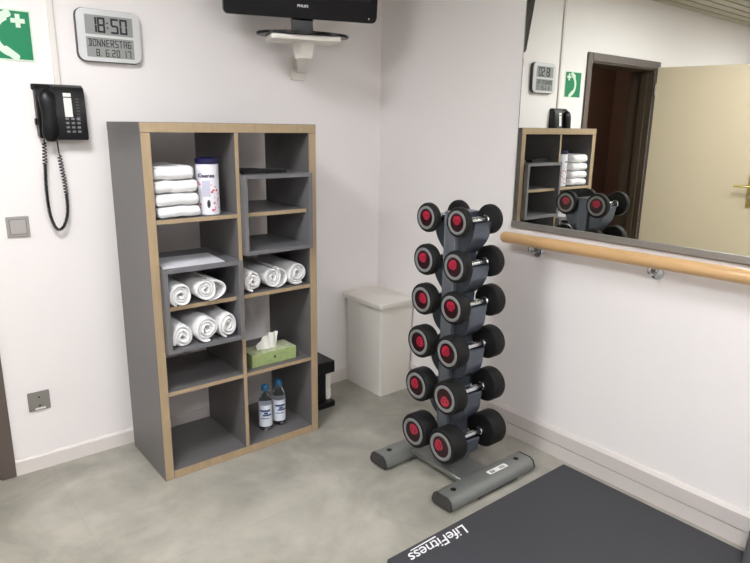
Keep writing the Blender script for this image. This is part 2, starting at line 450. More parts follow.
for i in range(4):
    b1 = folded_towel(ws[i], .30, hs[i], i+3)
    top_ = max(v.co.z for v in b1.verts)
    o = obj('folded_towel', b1, 'towel', None, True, (xc[i], -.432+.003*i, zt+.0006)); tag(o, labs[i], 'towel', 'folded towels in the stack')
    zt += top_-.0012

def rolled_towel(R, seed, turns=3.2, flat=.95, length=.32, lobe=0, a_end=-100):
    rnd = random.Random(seed); b1 = BM()
    r0 = R*.16; t = (R-r0)/turns*.80
    n = int(turns*30); a_end = math.radians(a_end)
    cen = []
    ph = rnd.random()*6
    for i in range(n+1):
        s = i/n; a = a_end-2*PI*turns*(1-s)
        r = r0+(R-t/2-r0)*s
        r *= 1+.05*math.sin(2*a+ph)*(1-s*.4)+.035*math.sin(3*a+ph*1.7)
        cen.append((r*math.cos(a), r*math.sin(a)*flat))
    if lobe:
        for k in range(1, 25):
            a = math.radians(74-165*k/24)
            cen.append((R*.42+(R*.55+lobe*.9)*math.cos(a), -R*.14*flat+R*.80*flat*math.sin(a)))
    # offset curve both sides
    L_, R_ = [], []
    for i in range(len(cen)):
        a_ = Vector(cen[max(i-1, 0)]); c_ = Vector(cen[min(i+1, len(cen)-1)]); d = (c_-a_)
        if d.length < 1e-9: d = Vector((1, 0))
        d.normalize(); nn = Vector((-d.y, d.x))
        L_.append((Vector(cen[i]), nn))
    ys = [(0, .25), (.0025, .7), (.007, 1), (length*.5, 1), (length-.007, 1), (length-.002, .6), (length, .2)]
    rows = []
    for y_, k in ys:
        rows.append([[b1.verts.new((c_.x+nn.x*sg*t/2*k, y_+.004*math.sin(i*.11+ph), c_.y+nn.y*sg*t/2*k)) for i, (c_, nn) in enumerate(L_)] for sg in (1, -1)])
    m_ = len(L_)
    for j in range(len(rows)-1):
        for sg in (0, 1):
            for i in range(m_-1):
                b1.faces.new((rows[j][sg][i], rows[j][sg][i+1], rows[j+1][sg][i+1], rows[j+1][sg][i]))
        for i in (0, m_-1):
            b1.faces.new((rows[j][0][i], rows[j][1][i], rows[j+1][1][i], rows[j+1][0][i]))
    for j in (0, len(rows)-1):
        for i in range(m_-1):
            b1.faces.new((rows[j][0][i], rows[j][1][i], rows[j][1][i+1], rows[j][0][i+1]))
    zmin = min(v.co.z for v in b1.verts)
    for v in b1.verts: v.co.z -= zmin
    return b1
zb = ZD[1]+DV/2+.001
rolls = [
 # x, y, z, R, seed, kwargs, label
 (-1.386, -.455, zb, .0500, 11, dict(turns=3.1, a_end=-120, flat=1.08), 'rolled white towel, left one of the two in the upper half of the left insert'),
 (-1.282, -.455, zb, .0500, 12, dict(turns=3.0, lobe=.045, a_end=78, flat=1.0), 'rolled white towel with a loose flap, right of two in upper half of left insert'),
 (-1.3865, -.455, IL0+.001, .0470, 13, dict(turns=2.6, a_end=-150, flat=1.24), 'rolled white towel, leftmost of the three in the lower half of the left insert'),
 (-1.2845, -.460, IL0+.001, .0535, 14, dict(turns=3.3, a_end=-80, flat=1.08), 'rolled white towel, middle of the three in the lower half of the left insert'),
 (-1.1860, -.455, IL0+.001, .0445, 15, dict(turns=3.0, a_end=-110, flat=1.3), 'rolled white towel, rightmost of the three in the lower half of the left insert'),
 (-1.0475, -.425, zb, .0450, 16, dict(turns=2.7, a_end=-100, flat=1.15), 'rolled white towel, leftmost of the three under the upper right insert'),
 (-.953, -.425, zb, .0470, 17, dict(turns=3.0, lobe=.034, a_end=75, flat=1.1), 'rolled white towel, middle of the three under the upper right insert'),
 (-.823, -.425, zb, .0520, 18, dict(turns=3.4, a_end=-60, flat=1.08), 'rolled white towel, rightmost of the three under the upper right insert'),
]
for (x, y, z, R, sd, kw, lab) in rolls:
    tag(obj('rolled_towel', rolled_towel(R, sd, **kw), 'towel', None, True, (x, y, z)), lab, 'towel', 'rolled towels on the shelves')

# ------------------------------------------------------------------ wipes canister
t = thing('wipes_canister', 'white cylindrical canister with navy lid and red pattern beside the folded towels', 'canister', (-1.214, -.372, ZD[2]+DV/2))
R = .0455
bm = BM(); lathe(bm, [(0, 0), (R-.003, 0), (R, .003), (R, .204), (0, .204)], 'z', seg=48); body = obj('body', bm, 'tin_white', t, True)
bm = BM(); lathe(bm, [(0, .2045), (R+.001, .2045), (R+.001, .225), (R-.004, .229), (R-.014, .230), (R-.016, .227), (0, .227)], 'z', seg=48); obj('lid', bm, 'navy', t, True)
def cyl_patch(bm, R, a0, a1, z0, z1, n=8, mi=0, off=.0004):
    vs = []
    for k in range(n+1):
        a = a0+(a1-a0)*k/n
        vs.append((bm.verts.new((math.sin(a)*(R+off), -math.cos(a)*(R+off), z0)), bm.verts.new((math.sin(a)*(R+off), -math.cos(a)*(R+off), z1))))
    for k in range(n):
        f = bm.faces.new((vs[k][0], vs[k+1][0], vs[k+1][1], vs[k][1])); f.material_index = mi
def wrap_cyl(o, R, a_c):
    for v in o.data.vertices:
        a = v.co.x/R+a_c; rr = R+.0006
        v.co = Vector((math.sin(a)*rr, -math.cos(a)*rr, v.co.z))
CA = -.55   # the side of the canister that faces the camera
bm = BM(); cyl_patch(bm, R, CA-.35, CA+.35, .075, .140, mi=0)
rnd = random.Random(5)
for k in range(34):
    a = CA+rnd.choice([-1, 1])*rnd.uniform(.42, 1.15); z = .02+rnd.random()**1.4*.11; s_ = rnd.uniform(.002, .0048)
    cyl_patch(bm, R, a-s_/R, a+s_/R, z-s_, z+s_, 2, 1, .0006)
cyl_patch(bm, R, CA+.02, CA+.3, .036, .056, 3, 2, .0008); cyl_patch(bm, R, CA+.08, CA+.24, .030, .062, 3, 2, .0009)
obj('printed_pattern', bm, ['lilac', 'pink_red', 'ink'], body)
o = text_obj('lettering', 'Kleenea', .022, 0, 'navy', body, face_front(0, 0, .152), offset=.0006); wrap_cyl(o, R, CA)

# ------------------------------------------------------------------ paper, remote, tissue box, bottles
bm = BM()
c = [(-1.425, -.355), (-1.417, -.455), (-1.205, -.440), (-1.215, -.24)]
nx = 8; g = {}
P00, P01, P11, P10 = Vector((-1.447, -.445)), Vector((-1.405, -.225)), Vector((-1.170, -.240)), Vector((-1.188, -.448))
for s in (0, 1):
    for i in range(nx+1):
        for j in range(nx+1):
            u, v = i/nx, j/nx
            p = (P00*(1-u)+P10*u)*(1-v)+(P01*(1-u)+P11*u)*v
            g[s, i, j] = bm.verts.new((p.x, p.y, ILT+.0006+s*.0009+.0012*(u*v)**2))
for i in range(nx):
    for j in range(nx):
        for s in (0, 1): bm.faces.new((g[s, i, j], g[s, i+1, j], g[s, i+1, j+1], g[s, i, j+1]))
for i in range(nx):
    for j in (0, nx): bm.faces.new((g[0, i, j], g[0, i+1, j], g[1, i+1, j], g[1, i, j]))
    for j in (0, nx): bm.faces.new((g[0, j, i], g[0, j, i+1], g[1, j, i+1], g[1, j, i]))
tag(obj('paper_sheet', bm, 'paper'), 'white sheet of paper lying on top of the left grey insert', 'paper')

t = thing('remote_control', 'black remote control lying on top of the right grey insert', 'remote', (-.965, -.385, IRT+.0005), math.radians(-5))
bm = BM()
prof = [(-.10, 0), (.10, 0), (.104, .008), (.10, .015), (.02, .017), (-.05, .023), (-.095, .023), (-.104, .012)]
prism(bm, prof, 'y', -.024, .024, bev=.003); q = obj('body', bm, 'black_plastic', t, True)
bm = BM()
for i in range(6):
    for j in range(3): box(bm, .0+.014*i, .008+.014*i, -.015+.012*j, -.008+.012*j, .0155, .0182)
obj('keys', bm, 'dark_side', t)

t = thing('tissue_box', 'green cardboard tissue box on the right shelf above the water bottles', 'tissue box', (-.942, -.405, ZD[0]+DV/2+.0005), 0)
bm = BM(); box(bm, -.116, .116, 0, .115, 0, .060, bev=.0015)
for f in bm.faces:
    f.normal_update()
    if f.normal.z > .9: f.material_index = 1
box(bm, -.004, .006, -.0006, 0, .026, .036, mi=2); box(bm, -.0, .003, -.0006, 0, .036, .041, mi=2)
obj('carton', bm, ['tb_green', 'tb_top', 'tb_dark'], t)
bm = BM()
# pulled-up tissue: pleated fan
NU, NV = 26, 8; g = {}
for s in (0, 1):
    for i in range(NU+1):
        for j in range(NV+1):
            u, v = i/NU, j/NV
            xb = -.058+.098*u; xt = -.062+.106*u
            ht = .016+.058*min(1, u/.62)**.55
            x = xb+(xt-xb)*v+.006*v*u
            z = .058+ht*v
            y_ = .055+.0045*math.sin(u*21+v*1.5)*(.4+v)-.012*math.sin(u*PI)*(1-v)
            g[s, i, j] = bm.verts.new((x, y_+s*.0015, z))
for i in range(NU):
    for j in range(NV):
        for s in (0, 1): bm.faces.new((g[s, i, j], g[s, i+1, j], g[s, i+1, j+1], g[s, i, j+1]))
for i in range(NU): bm.faces.new((g[0, i, NV], g[0, i+1, NV], g[1, i+1, NV], g[1, i, NV])); bm.faces.new((g[0, i, 0], g[0, i+1, 0], g[1, i+1, 0], g[1, i, 0]))
for j in range(NV):
    for i in (0, NU): bm.faces.new((g[0, i, j], g[0, i, j+1], g[1, i, j+1], g[1, i, j]))
obj('tissue', bm, 'tissue', t, True)

t = thing('water_bottle', 'small clear water bottle with blue cap, left one in the bottom right compartment', 'bottle', (-.962, -.335, FR+.0005), 0, 'water bottles in the bottom right compartment')
bm = BM()
lathe(bm, [(0, .004), (.02, .0), (.029, .004), (.0315, .012), (.0315, .055), (.030, .06), (.0315, .065), (.0315, .14), (.030, .155), (.024, .175), (.015, .192), (.0125, .2), (.0125, .208), (.0, .208)], 'z', seg=32)
bd = obj('body', bm, 'pet', t, True)
bm = BM(); lathe(bm, [(.0318, .024), (.0324, .024), (.0324, .132), (.0318, .132)], 'z', seg=40)
lb = obj('label', bm, 'label_white', t, True)
bm = BM(); cyl_patch(bm, .0325, -1.3, .3, .100, .110); cyl_patch(bm, .0325, -.9, .5, .078, .086); cyl_patch(bm, .0325, -1.2, .0, .064, .068)
cyl_patch(bm, .0325, -.7, -.1, .088, .097)
obj('label_print', bm, 'label_blue', lb)
bm = BM(); lathe(bm, [(0, .2085), (.0165, .2085), (.0175, .214), (.0165, .222), (.010, .230), (0, .231)], 'z', seg=24); lathe(bm, [(.0155, .2), (.017, .2), (.017, .206), (.0155, .206)], 'z', seg=24)
obj('cap', bm, 'cap_blue', t, True)
dup(t, (-.880, -.322, FR+.0005), math.radians(12), 'small clear water bottle with blue cap, right one in the bottom right compartment')

# ------------------------------------------------------------------ black stand on the floor right of the shelf
t = thing('floor_stand', 'small black stand with white cylinder on the floor right of the shelving unit', 'stand', (-.60, -.18, 0))
bm = BM(); box(bm, -.1, .098, -.09, .08, 0, .035, bev=.008, seg=2); obj('base', bm, 'black_plastic', t, True)
bm = BM(); box(bm, -.005, .048, -.075, -.03, .035, .20, bev=.006, seg=2); obj('column', bm, 'black_plastic', t, True)
bm = BM(); prism(bm, [(-.1, .195), (.098, .195), (.098, .258), (-.1, .262)], 'y', -.085, .08, bev=.004); obj('head', bm, 'black_plastic', t, True)
bm = BM(); lathe(bm, [(0, .036), (.020, .036), (.023, .05), (.023, .09), (.019, .1), (.023, .11), (.023, .16), (.018, .18), (.008, .19), (0, .19)], 'z', (.074, -.04, 0), 24); obj('white_cylinder', bm, 'white_plastic', t, True)
bm = BM(); lathe(bm, [(0, -.086), (.008, -.086), (.008, -.0835), (0, -.0835)], 'y', (-.02, 0, .225), 16); obj('screw', bm, 'chrome', t, True)

# ------------------------------------------------------------------ lidded bin in the corner
t = thing('lidded_bin', 'white square bin with a flat lid standing in the room corner', 'bin', (-.13, -.17, 0))
def taper(bm, x0, x1, y0, y1, X0, X1, Y0, Y1, z0, z1, r, n=4, cap_b=True):
    A = rrect(x1-x0, y1-y0, r, n, (x0+x1)/2, (y0+y1)/2); B = rrect(X1-X0, Y1-Y0, r, n, (X0+X1)/2, (Y0+Y1)/2)
    a = [bm.verts.new((p[0], p[1], z0)) for p in A]; b_ = [bm.verts.new((p[0], p[1], z1)) for p in B]
    k = len(a)
    for i in range(k): bm.faces.new((a[i], a[(i+1) % k], b_[(i+1) % k], b_[i]))
    bm.faces.new(a[::-1]); bm.faces.new(b_)
bm = BM(); taper(bm, -.106, .108, -.156, .155, -.112, .122, -.158, .155, 0, .520, .010); obj('body', bm, 'bin_white', t, True)
bm = BM(); taper(bm, -.134, .127, -.178, .166, -.134, .127, -.178, .166, .516, .537, .012); taper(bm, -.134, .127, -.178, .166, -.124, .118, -.168, .157, .537, .543, .012)
obj('lid', bm, 'bin_white', t, True)

# ------------------------------------------------------------------ television on its bracket
YAW = math.radians(-19.5)
t = thing('television', 'black flat television on a white wall bracket above the shelving unit', 'television', (-.685, -.285, 1.858), YAW)
tilt = Matrix.Translation((0, 0, .06)) @ Matrix.Rotation(math.radians(7), 4, 'X') @ Matrix.Translation((0, 0, -.06))
W_, H_ = .70, .44; zc = .062+H_/2
bm = BM(); prism(bm, rrect(W_-.012, H_-.004, .022, 6, -.006, zc+.003), 'y', -.022, .02, bev=.004)
box(bm, -.27, .27, .02, .06, .09, .42, bev=.01); bm.transform(tilt); cab = obj('housing', bm, 'gloss_black', t, True)
bm = BM(); prism(bm, rrect(W_-.09, H_-.125, .002, 2, 0, zc+.03), 'y', -.0228, -.0218); bm.transform(tilt); obj('screen', bm, 'screen', t)
o = text_obj('lettering', 'PHILIPS', .0155, .0002, 'silver', cab, tilt @ face_front(-.008, -.0228, .113), offset=.0004)
bm = BM(); lathe(bm, [(0, -.0232), (.003, -.0232), (.003, -.0225), (0, -.0225)], 'y', (.30, 0, .085), 12); bm.transform(tilt); obj('status_light', bm, 'silver', cab)
bm = BM(); prism(bm, [(-.055, .0), (.05, .0), (.045, .03), (.045, .10), (-.050, .10), (-.050, .03)], 'y', .0, .028, bev=.003); obj('neck', bm, 'gloss_black', t, True)
bm = BM()
el = [(.21*math.cos(2*PI*k/48), .11*math.sin(2*PI*k/48)) for k in range(48)]
prism(bm, el, 'z', -.008, .004, bev=.003); obj('base_plate', bm, 'gloss_black', t, True)

t = thing('television_bracket', 'white wall bracket with tray carrying the black television', 'bracket', (-.53, 0, 1.74))
cx, cy = -.685+.53, -.285
bm = BM()
box(bm, -.160, .150, -.085, .08, .082, .104, bev=.004, seg=2)
bm.transform(Matrix.Translation((cx, cy, .0048)) @ Matrix.Rotation(YAW, 4, 'Z'))
obj('tray', bm, 'white_plastic', t, True)
bm = BM()
def hull_loft(bm, secs):
    rs = [[bm.verts.new(p) for p in s] for s in secs]
    for i in range(len(rs)-1):
        for k in range(4): bm.faces.new((rs[i][k], rs[i][(k+1) % 4], rs[i+1][(k+1) % 4], rs[i+1][k]))
    bm.faces.new(rs[0][::-1]); bm.faces.new(rs[-1])
def sec(x, y, z, wx, wy, dz=0): return [(x-wx, y-wy, z-dz), (x+wx, y-wy, z-dz), (x+wx, y+wy, z+dz), (x-wx, y+wy, z+dz)]
hull_loft(bm, [sec(cx, cy, .089, .036, .05), sec(cx+.005, cy+.01, .06, .031, .035), sec(cx+.012, cy+.02, .02, .027, .028, -.0)])
hull_loft(bm, [[(cx-.02, cy+.03, .02), (cx+.04, cy+.03, .02), (cx+.04, cy+.03, .055), (cx-.02, cy+.03, .055)], [(-.025, -.02, -.02), (.03, -.02, -.02), (.03, -.02, .03), (-.025, -.02, .03)]])
obj('arm', bm, 'white_plastic', t, True)
bm = BM(); prism(bm, rrect(.085, .11, .01, 4, -.012, -.0), 'y', -.02, 0, bev=.002); obj('wall_plate', bm, 'white_plastic', t, True)

# ------------------------------------------------------------------ clock
CT = -.028
t = thing('wall_clock', 'silver digital wall clock showing 18:50 above the telephone and the shelving unit', 'clock', (-1.448, 0, 1.804), 0)
bm = BM(); prism(bm, rrect(.250, .200, .028, 8), 'y', CT+.006, 0, bev=.002); obj('back_shell', bm, 'dark_side', t, True)
bm = BM(); prism(bm, rrect(.246, .196, .028, 8), 'y', CT-.002, CT+.006, bev=.003); obj('face_frame', bm, 'silver', t, True)
YF = CT-.0022
bm = BM(); prism(bm, rrect(.186, .073, .002, 2, 0, .040), 'y', YF-.0006, YF+.002); d1 = obj('time_display', bm, 'lcd', t)
bm = BM(); prism(bm, rrect(.186, .076, .002, 2, 0, -.045), 'y', YF-.0006, YF+.002); d2 = obj('date_display', bm, 'lcd', t)
SEG = {'0': 'abcdef', '1': 'bc', '2': 'abged', '3': 'abgcd', '4': 'fgbc', '5': 'afgcd', '6': 'afgedc', '7': 'abc', '8': 'abcdefg', '9': 'abcfgd',
       'D': 'abcdij', 'O': 'abcdef', 'N': 'efbckl', 'E': 'afged', 'R': 'efabgk', 'S': 'afgcd', 'T': 'aij', 'A': 'efabcg', 'G': 'afedcg'}
def seg_digit(bm, ch, x, z, w, h, t_, y0):
    def bar(x0, x1, z0, z1): box(bm, x0, x1, y0-.0004, y0, z0, z1)
    g_ = t_*.12
    S = dict(a=(x, x+w, z+h-t_, z+h), d=(x, x+w, z, z+t_), g=(x+t_*.5, x+w-t_*.5, z+h/2-t_/2, z+h/2+t_/2),
             f=(x, x+t_, z+h/2+g_, z+h-g_), e=(x, x+t_, z+g_, z+h/2-g_), b=(x+w-t_, x+w, z+h/2+g_, z+h-g_), c=(x+w-t_, x+w, z+g_, z+h/2-g_),
             i=(x+w/2-t_/2, x+w/2+t_/2, z+h/2+g_, z+h-t_), j=(x+w/2-t_/2, x+w/2+t_/2, z, z+h/2-g_))
    for s_ in SEG.get(ch, ''):
        if s_ in 'kl':
            (xa, za), (xb_, zb_) = (((x+w/2, z+h/2), (x+w, z)) if s_ == 'k' else ((x, z+h), (x+w/2, z+h/2)))
            q_ = t_*.6; prism(bm, [(xa-q_, za), (xa+q_, za), (xb_+q_*.4, zb_), (xb_-q_*1.6, zb_)], 'y', y0-.0004, y0)
        else: bar(*S[s_])
bm = BM(); y0 = YF-.0007
for ch, x in (('1', -.078), ('8', -.046), ('5', .006), ('0', .041)): seg_digit(bm, ch, x, .011, .030, .058, .0076, y0)
for z in (.028, .046): box(bm, -.010, -.004, y0-.0004, y0, z, z+.006)
obj('time_digits', bm, 'ink', d1)
bm = BM()
for k, ch in enumerate('DONNERSTAG'): seg_digit(bm, ch, -.086+.0172*k, -.042, .0135, .028, .0033, y0)
for ch, x in (('8', -.058), ('6', -.022), ('2', .003), ('0', .021), ('1', .047), ('7', .066)): seg_digit(bm, ch, x, -.079, .0135, .028, .0034, y0)
for x in (-.040, -.004): box(bm, x, x+.003, y0-.0004, y0, -.079, -.076)
obj('date_digits', bm, 'ink', d2)

# ------------------------------------------------------------------ emergency sign
t = thing('emergency_phone_sign', 'green square emergency telephone sign with white cross and handset beside the door', 'sign', (-1.826, 0, 1.780))
bm = BM(); box(bm, -.100, .100, -.003, 0, -.092, .092); obj('panel', bm, 'sign_pale', t)
bm = BM(); box(bm, -.094, .094, -.0036, -.003, -.086, .086); obj('green_field', bm, 'sign_green', t)
bm = BM(); yA, yB = -.0043, -.0036
box(bm, .046, .062, yA, yB, .028, .076); box(bm, .030, .046, yA, yB, .044, .060); box(bm, .062, .078, yA, yB, .044, .060)
obj('white_cross', bm, 'sign_pale', t)
bm = BM()
# handset: slanted bar with two bulky ends
def blob(pts): prism(bm, pts, 'y', yA, yB)
arc = []
for k in range(13):
    a = math.radians(115+130*k/12); arc.append((.045+.085*math.cos(a), -.002+.082*math.sin(a)))
arc2 = []
for k in range(13):
    a = math.radians(245-130*k/12); arc2.append((.045+.062*math.cos(a), -.002+.060*math.sin(a)))
blob(arc+arc2)
def rot_rect(cx, cy, w, h, a):
    return [(cx+p[0]*math.cos(a)-p[1]*math.sin(a), cy+p[0]*math.sin(a)+p[1]*math.cos(a)) for p in rrect(w, h, min(w, h)*.35, 4)]
obj('handset_symbol', bm, 'sign_pale', t)
for q_ in ((.020, -.066, .062, .026, -38), (.004, .066, .060, .026, 28)):
    bm = BM(); prism(bm, rot_rect(q_[0], q_[1], q_[2], q_[3], math.radians(q_[4])), 'y', yA-.0004, yA-.0001); obj('handset_end', bm, 'sign_pale', t)

# ------------------------------------------------------------------ telephone
t = thing('wall_telephone', 'black wall telephone with curly cord left of the shelving unit', 'telephone', (-1.660, 0, 1.500))
bm = BM()
prism(bm, [(0, .105), (-.022, .108), (-.040, .098), (-.047, .080), (-.060, -.09), (-.058, -.102), (-.050, -.105), (0, -.09)], 'x', -.030, .088, bev=.003)
prism(bm, [(0, .103), (-.020, .106), (-.032, .096), (-.037, .080), (-.048, -.085), (-.045, -.098), (0, -.09)], 'x', -.088, -.030, bev=.003)
box(bm, -.094, .0, -.014, 0, .085, .108, bev=.003)
bdy = obj('body', bm, 'black_plastic', t, True)
def fy(z, x=1): # front plane of body at height z (main part)
    return -.047-.013*(.08-z)/.17
bm = BM()
for s_ in (1,):
    pts = []
    for k in range(15):
        u = k/14; z = .088-.196*u
        pts.append((-.056, -.050-.010*u-.012*math.sin(PI*u), z))
    tube(bm, pts, [.012, .022, .0255, .026, .025, .0235, .0225, .022, .0225, .0235, .025, .026, .026, .023, .013], 18)
for v in bm.verts: v.co.x = -.052+(v.co.x+.056)*1.2; v.co.y = -.050+(v.co.y+.050)*.85
obj('handset', bm, 'black_plastic', t, True)
bm = BM(); box(bm, -.095, -.084, -.030, -.008, -.048, -.022, bev=.003); obj('hook_lever', bm, 'black_plastic', t, True)
bm = BM()
for r_ in range(4):
    for c_ in range(3):
        z = -.022-.0165*r_; x = .008+.0205*c_; yy = fy(z)
        box(bm, x, x+.012, yy-.003, yy+.001, z-.0042, z+.0042, bev=.001)
keys = obj('keypad', bm, 'ring_grey', t)
bm = BM()
for r_ in range(8):
    z = .054-.0115*r_; yy = fy(z); box(bm, .052, .064, yy-.0025, yy+.001, z-.0032, z+.0032)
obj('function_keys', bm, 'dark_side', t)
bm = BM(); hull = lambda z0, z1, x0, x1: [bm.faces.new([bm.verts.new((a, fy(z_)-.0008, z_)) for a, z_ in ((x0, z0), (x1, z0), (x1, z1), (x0, z1))])]
hull(-.025+.010, .058, .008, .037); hull(.062, .076, .008, .037)
obj('label_strip', bm, 'sticker', t)
bm = BM()
cp = [(-.073, -.035, -.10), (-.079, -.03, -.20), (-.084, -.028, -.30), (-.080, -.028, -.40), (-.061, -.030, -.459), (-.034, -.030, -.449), (-.014, -.030, -.385), (-.014, -.030, -.283), (-.021, -.032, -.203), (-.027, -.035, -.112), (-.028, -.034, -.09)]
path = smooth_path(cp, 60)
hel = []
T_ = 0
for i in range(len(path)):
    p = path[i]; q0 = path[max(i-1, 0)]; q1 = path[min(i+1, len(path)-1)]
    tg = (q1-q0).normalized(); n1 = tg.cross(Vector((0, 1, 0))).normalized(); n2 = tg.cross(n1)
    if i: T_ += (path[i]-path[i-1]).length
    u = i/(len(path)-1)
    if u > .90: rr, dens = .0003, 0
    else: rr = .0048; dens = 1
    hel.append(None)
# uniform resample for the helix
cum = [0]
for i in range(1, len(path)): cum.append(cum[-1]+(path[i]-path[i-1]).length)
tot = cum[-1]; step = .0011; i = 0; s_ = 0; hp_ = []; ph = 0
while s_ < tot-1e-4:
    while cum[i+1] < s_: i += 1
    f_ = (s_-cum[i])/(cum[i+1]-cum[i]); p = path[i].lerp(path[i+1], f_)
    tg = (path[i+1]-path[i]).normalized(); n1 = Vector((0, 1, 0)); n2 = tg.cross(n1).normalized(); n1 = n2.cross(tg)
    u = s_/tot
    tight = 1.0 if (u < .2 or .72 < u < .9) else .55
    amp = .0072 if (u < .13 or .70 < u) and .02 < u < .90 else (.0050 if .03 < u < .90 else .0002)
    pitchv = .0125 if (u < .13 or u > .70) else .0058
    ph += 2*PI*step/pitchv
    hp_.append(p+n1*math.cos(ph)*amp+n2*math.sin(ph)*amp)
    s_ += step
tube(bm, hp_, .0024, 6)
obj('curly_cord', bm, 'black_plastic', t, True)

# ------------------------------------------------------------------ light switch and socket
t = thing('light_switch', 'square silver grey light switch on the back wall below the telephone', 'switch', (-1.856, 0, 1.059))
bm = BM(); prism(bm, rrect(.081, .081, .003, 3), 'y', -.009, 0, bev=.002); obj('frame', bm, 'switch_grey', t, True)
bm = BM(); prism(bm, rrect(.056, .056, .002, 3), 'y', -.0125, -.009, bev=.001); obj('rocker', bm, 'switch_rocker', t, True)
bm = BM()
for a in ((-.030, .030, -.030, -.0285), (-.030, .030, .0285, .030), (-.030, -.0285, -.0285, .0285), (.0285, .030, -.0285, .0285)): box(bm, a[0], a[1], -.0094, -.009, a[2], a[3])
obj('gap', bm, 'dark_side', t)
t = thing('wall_socket', 'square grey electrical socket low on the back wall beside the shelving unit', 'socket', (-1.859, 0, .312))
bm = BM(); prism(bm, rrect(.083, .083, .003, 3), 'y', -.009, 0, bev=.002); fr_ = obj('frame', bm, 'socket_grey', t, True)
bm = BM(); lathe(bm, [(.0215, -.0105), (.024, -.0105), (.024, -.009), (.0215, -.009)], 'y', seg=32); lathe(bm, [(0, -.0095), (.021, -.0095), (.021, -.009), (0, -.009)], 'y', seg=32, mi=1)
for s in (-1, 1):
    lathe(bm, [(0, -.0100), (.003, -.0100), (.003, -.0094), (0, -.0094)], 'y', (s*.0095, 0, 0), 12, mi=2)
    box(bm, -.004, .004, -.012, -.009, s*.019-.0025, s*.019+.0025, mi=2)
obj('outlet', bm, ['socket_grey', 'socket_hole', 'hole_black'], t)
bm = BM(); box(bm, -.018, .022, -.0098, -.009, -.036, -.029); obj('label_strip', bm, 'sticker', t)

# ------------------------------------------------------------------ dumbbell rack
RX, RY = -.445, -1.0895
DY = .0845
rows = [  # z, head radius, front outer x, back outer x, head thickness
 (1.114, .0590, -.580, -.374, .033),
 (.942, .0640, -.586, -.353, .044),
 (.776, .0660, -.592, -.333, .052),
 (.593, .0690, -.602, -.322, .064),
 (.399, .0715, -.606, -.306, .070),
 (.188, .0760, -.616, -.284, .088),
]
t = thing('dumbbell_rack', 'blue grey steel dumbbell tower with two flat feet in front of the right wall', 'dumbbell rack', (RX, RY, 0))
BX0, BX1 = -.505-RX, -.409-RX
HR = .0145   # handle radius
NW = .038    # narrow half width of the tower
side = [(NW, .06)]
for i in range(len(rows)-1, -1, -1):
    z = rows[i][0]-HR-.002
    low = rows[i+1][0]+HR+.016 if i < len(rows)-1 else .075
    low = max(low, z-.135)
    side.append((NW, low))
    for k in range(1, 12):
        u = 1-k/12; side.append((NW+(.107-NW)*(1-u**(2.2 if i < 2 else 3.6)), z-.012+(low-z+.012)*u))
    side += [(.110, z-.012), (.112, z+.006), (.108, z+.010), (.105, z+.002), (DY+.014, z-.001), (DY, z-.002), (DY-.014, z-.001), (DY-.022, z+.006), (NW+.014, z+.012), (NW, z+.014)]
side.append((NW, 1.136))
prof = side+[(-y_, z_) for y_, z_ in side[::-1]]
bm = BM()
vs = {}
for x in (BX0, BX1):
    for k, p in enumerate(prof): vs[x, k] = bm.verts.new((x, p[0], p[1]))
n = len(prof)
for k in range(n):
    k2 = (k+1) % n; bm.faces.new((vs[BX0, k], vs[BX0, k2], vs[BX1, k2], vs[BX1, k]))
h = len(side)
for x in (BX0, BX1):
    for k in range(h-1): bm.faces.new((vs[x, k], vs[x, k+1], vs[x, n-2-k], vs[x, n-1-k]))
obj('tower', bm, 'rack_metal', t, True)
bm = BM()
box(bm, BX0-.022, BX0, -.030, .030, .06, 1.142, bev=.003)
box(bm, BX0-.026, BX0-.020, -.030, -.024, .06, 1.142, bev=.001); box(bm, BX0-.026, BX0-.020, .024, .030, .06, 1.142, bev=.001)
obj('front_channel', bm, 'rack_channel', t, True)
bm = BM(); box(bm, BX1, BX1+.016, -.028, .028, .06, 1.136, bev=.003); obj('rear_channel', bm, 'rack_metal', t, True)
bm = BM(); prism(bm, rrect(BX1-BX0+.03, .075, .006, 3, (BX0+BX1)/2, 0), 'z', 1.1362, 1.142); obj('top_cap', bm, 'rack_metal', t, True)
bm = BM(); box(bm, -.115, .055, -.165, .165, .035, .052, bev=.004); box(bm, -.10, .05, -.16, .16, .020, .035)
box(bm, -.075, .055, -.045, .045, .05, .08, bev=.004); obj('cross_plate', bm, 'foot_metal', t, True)
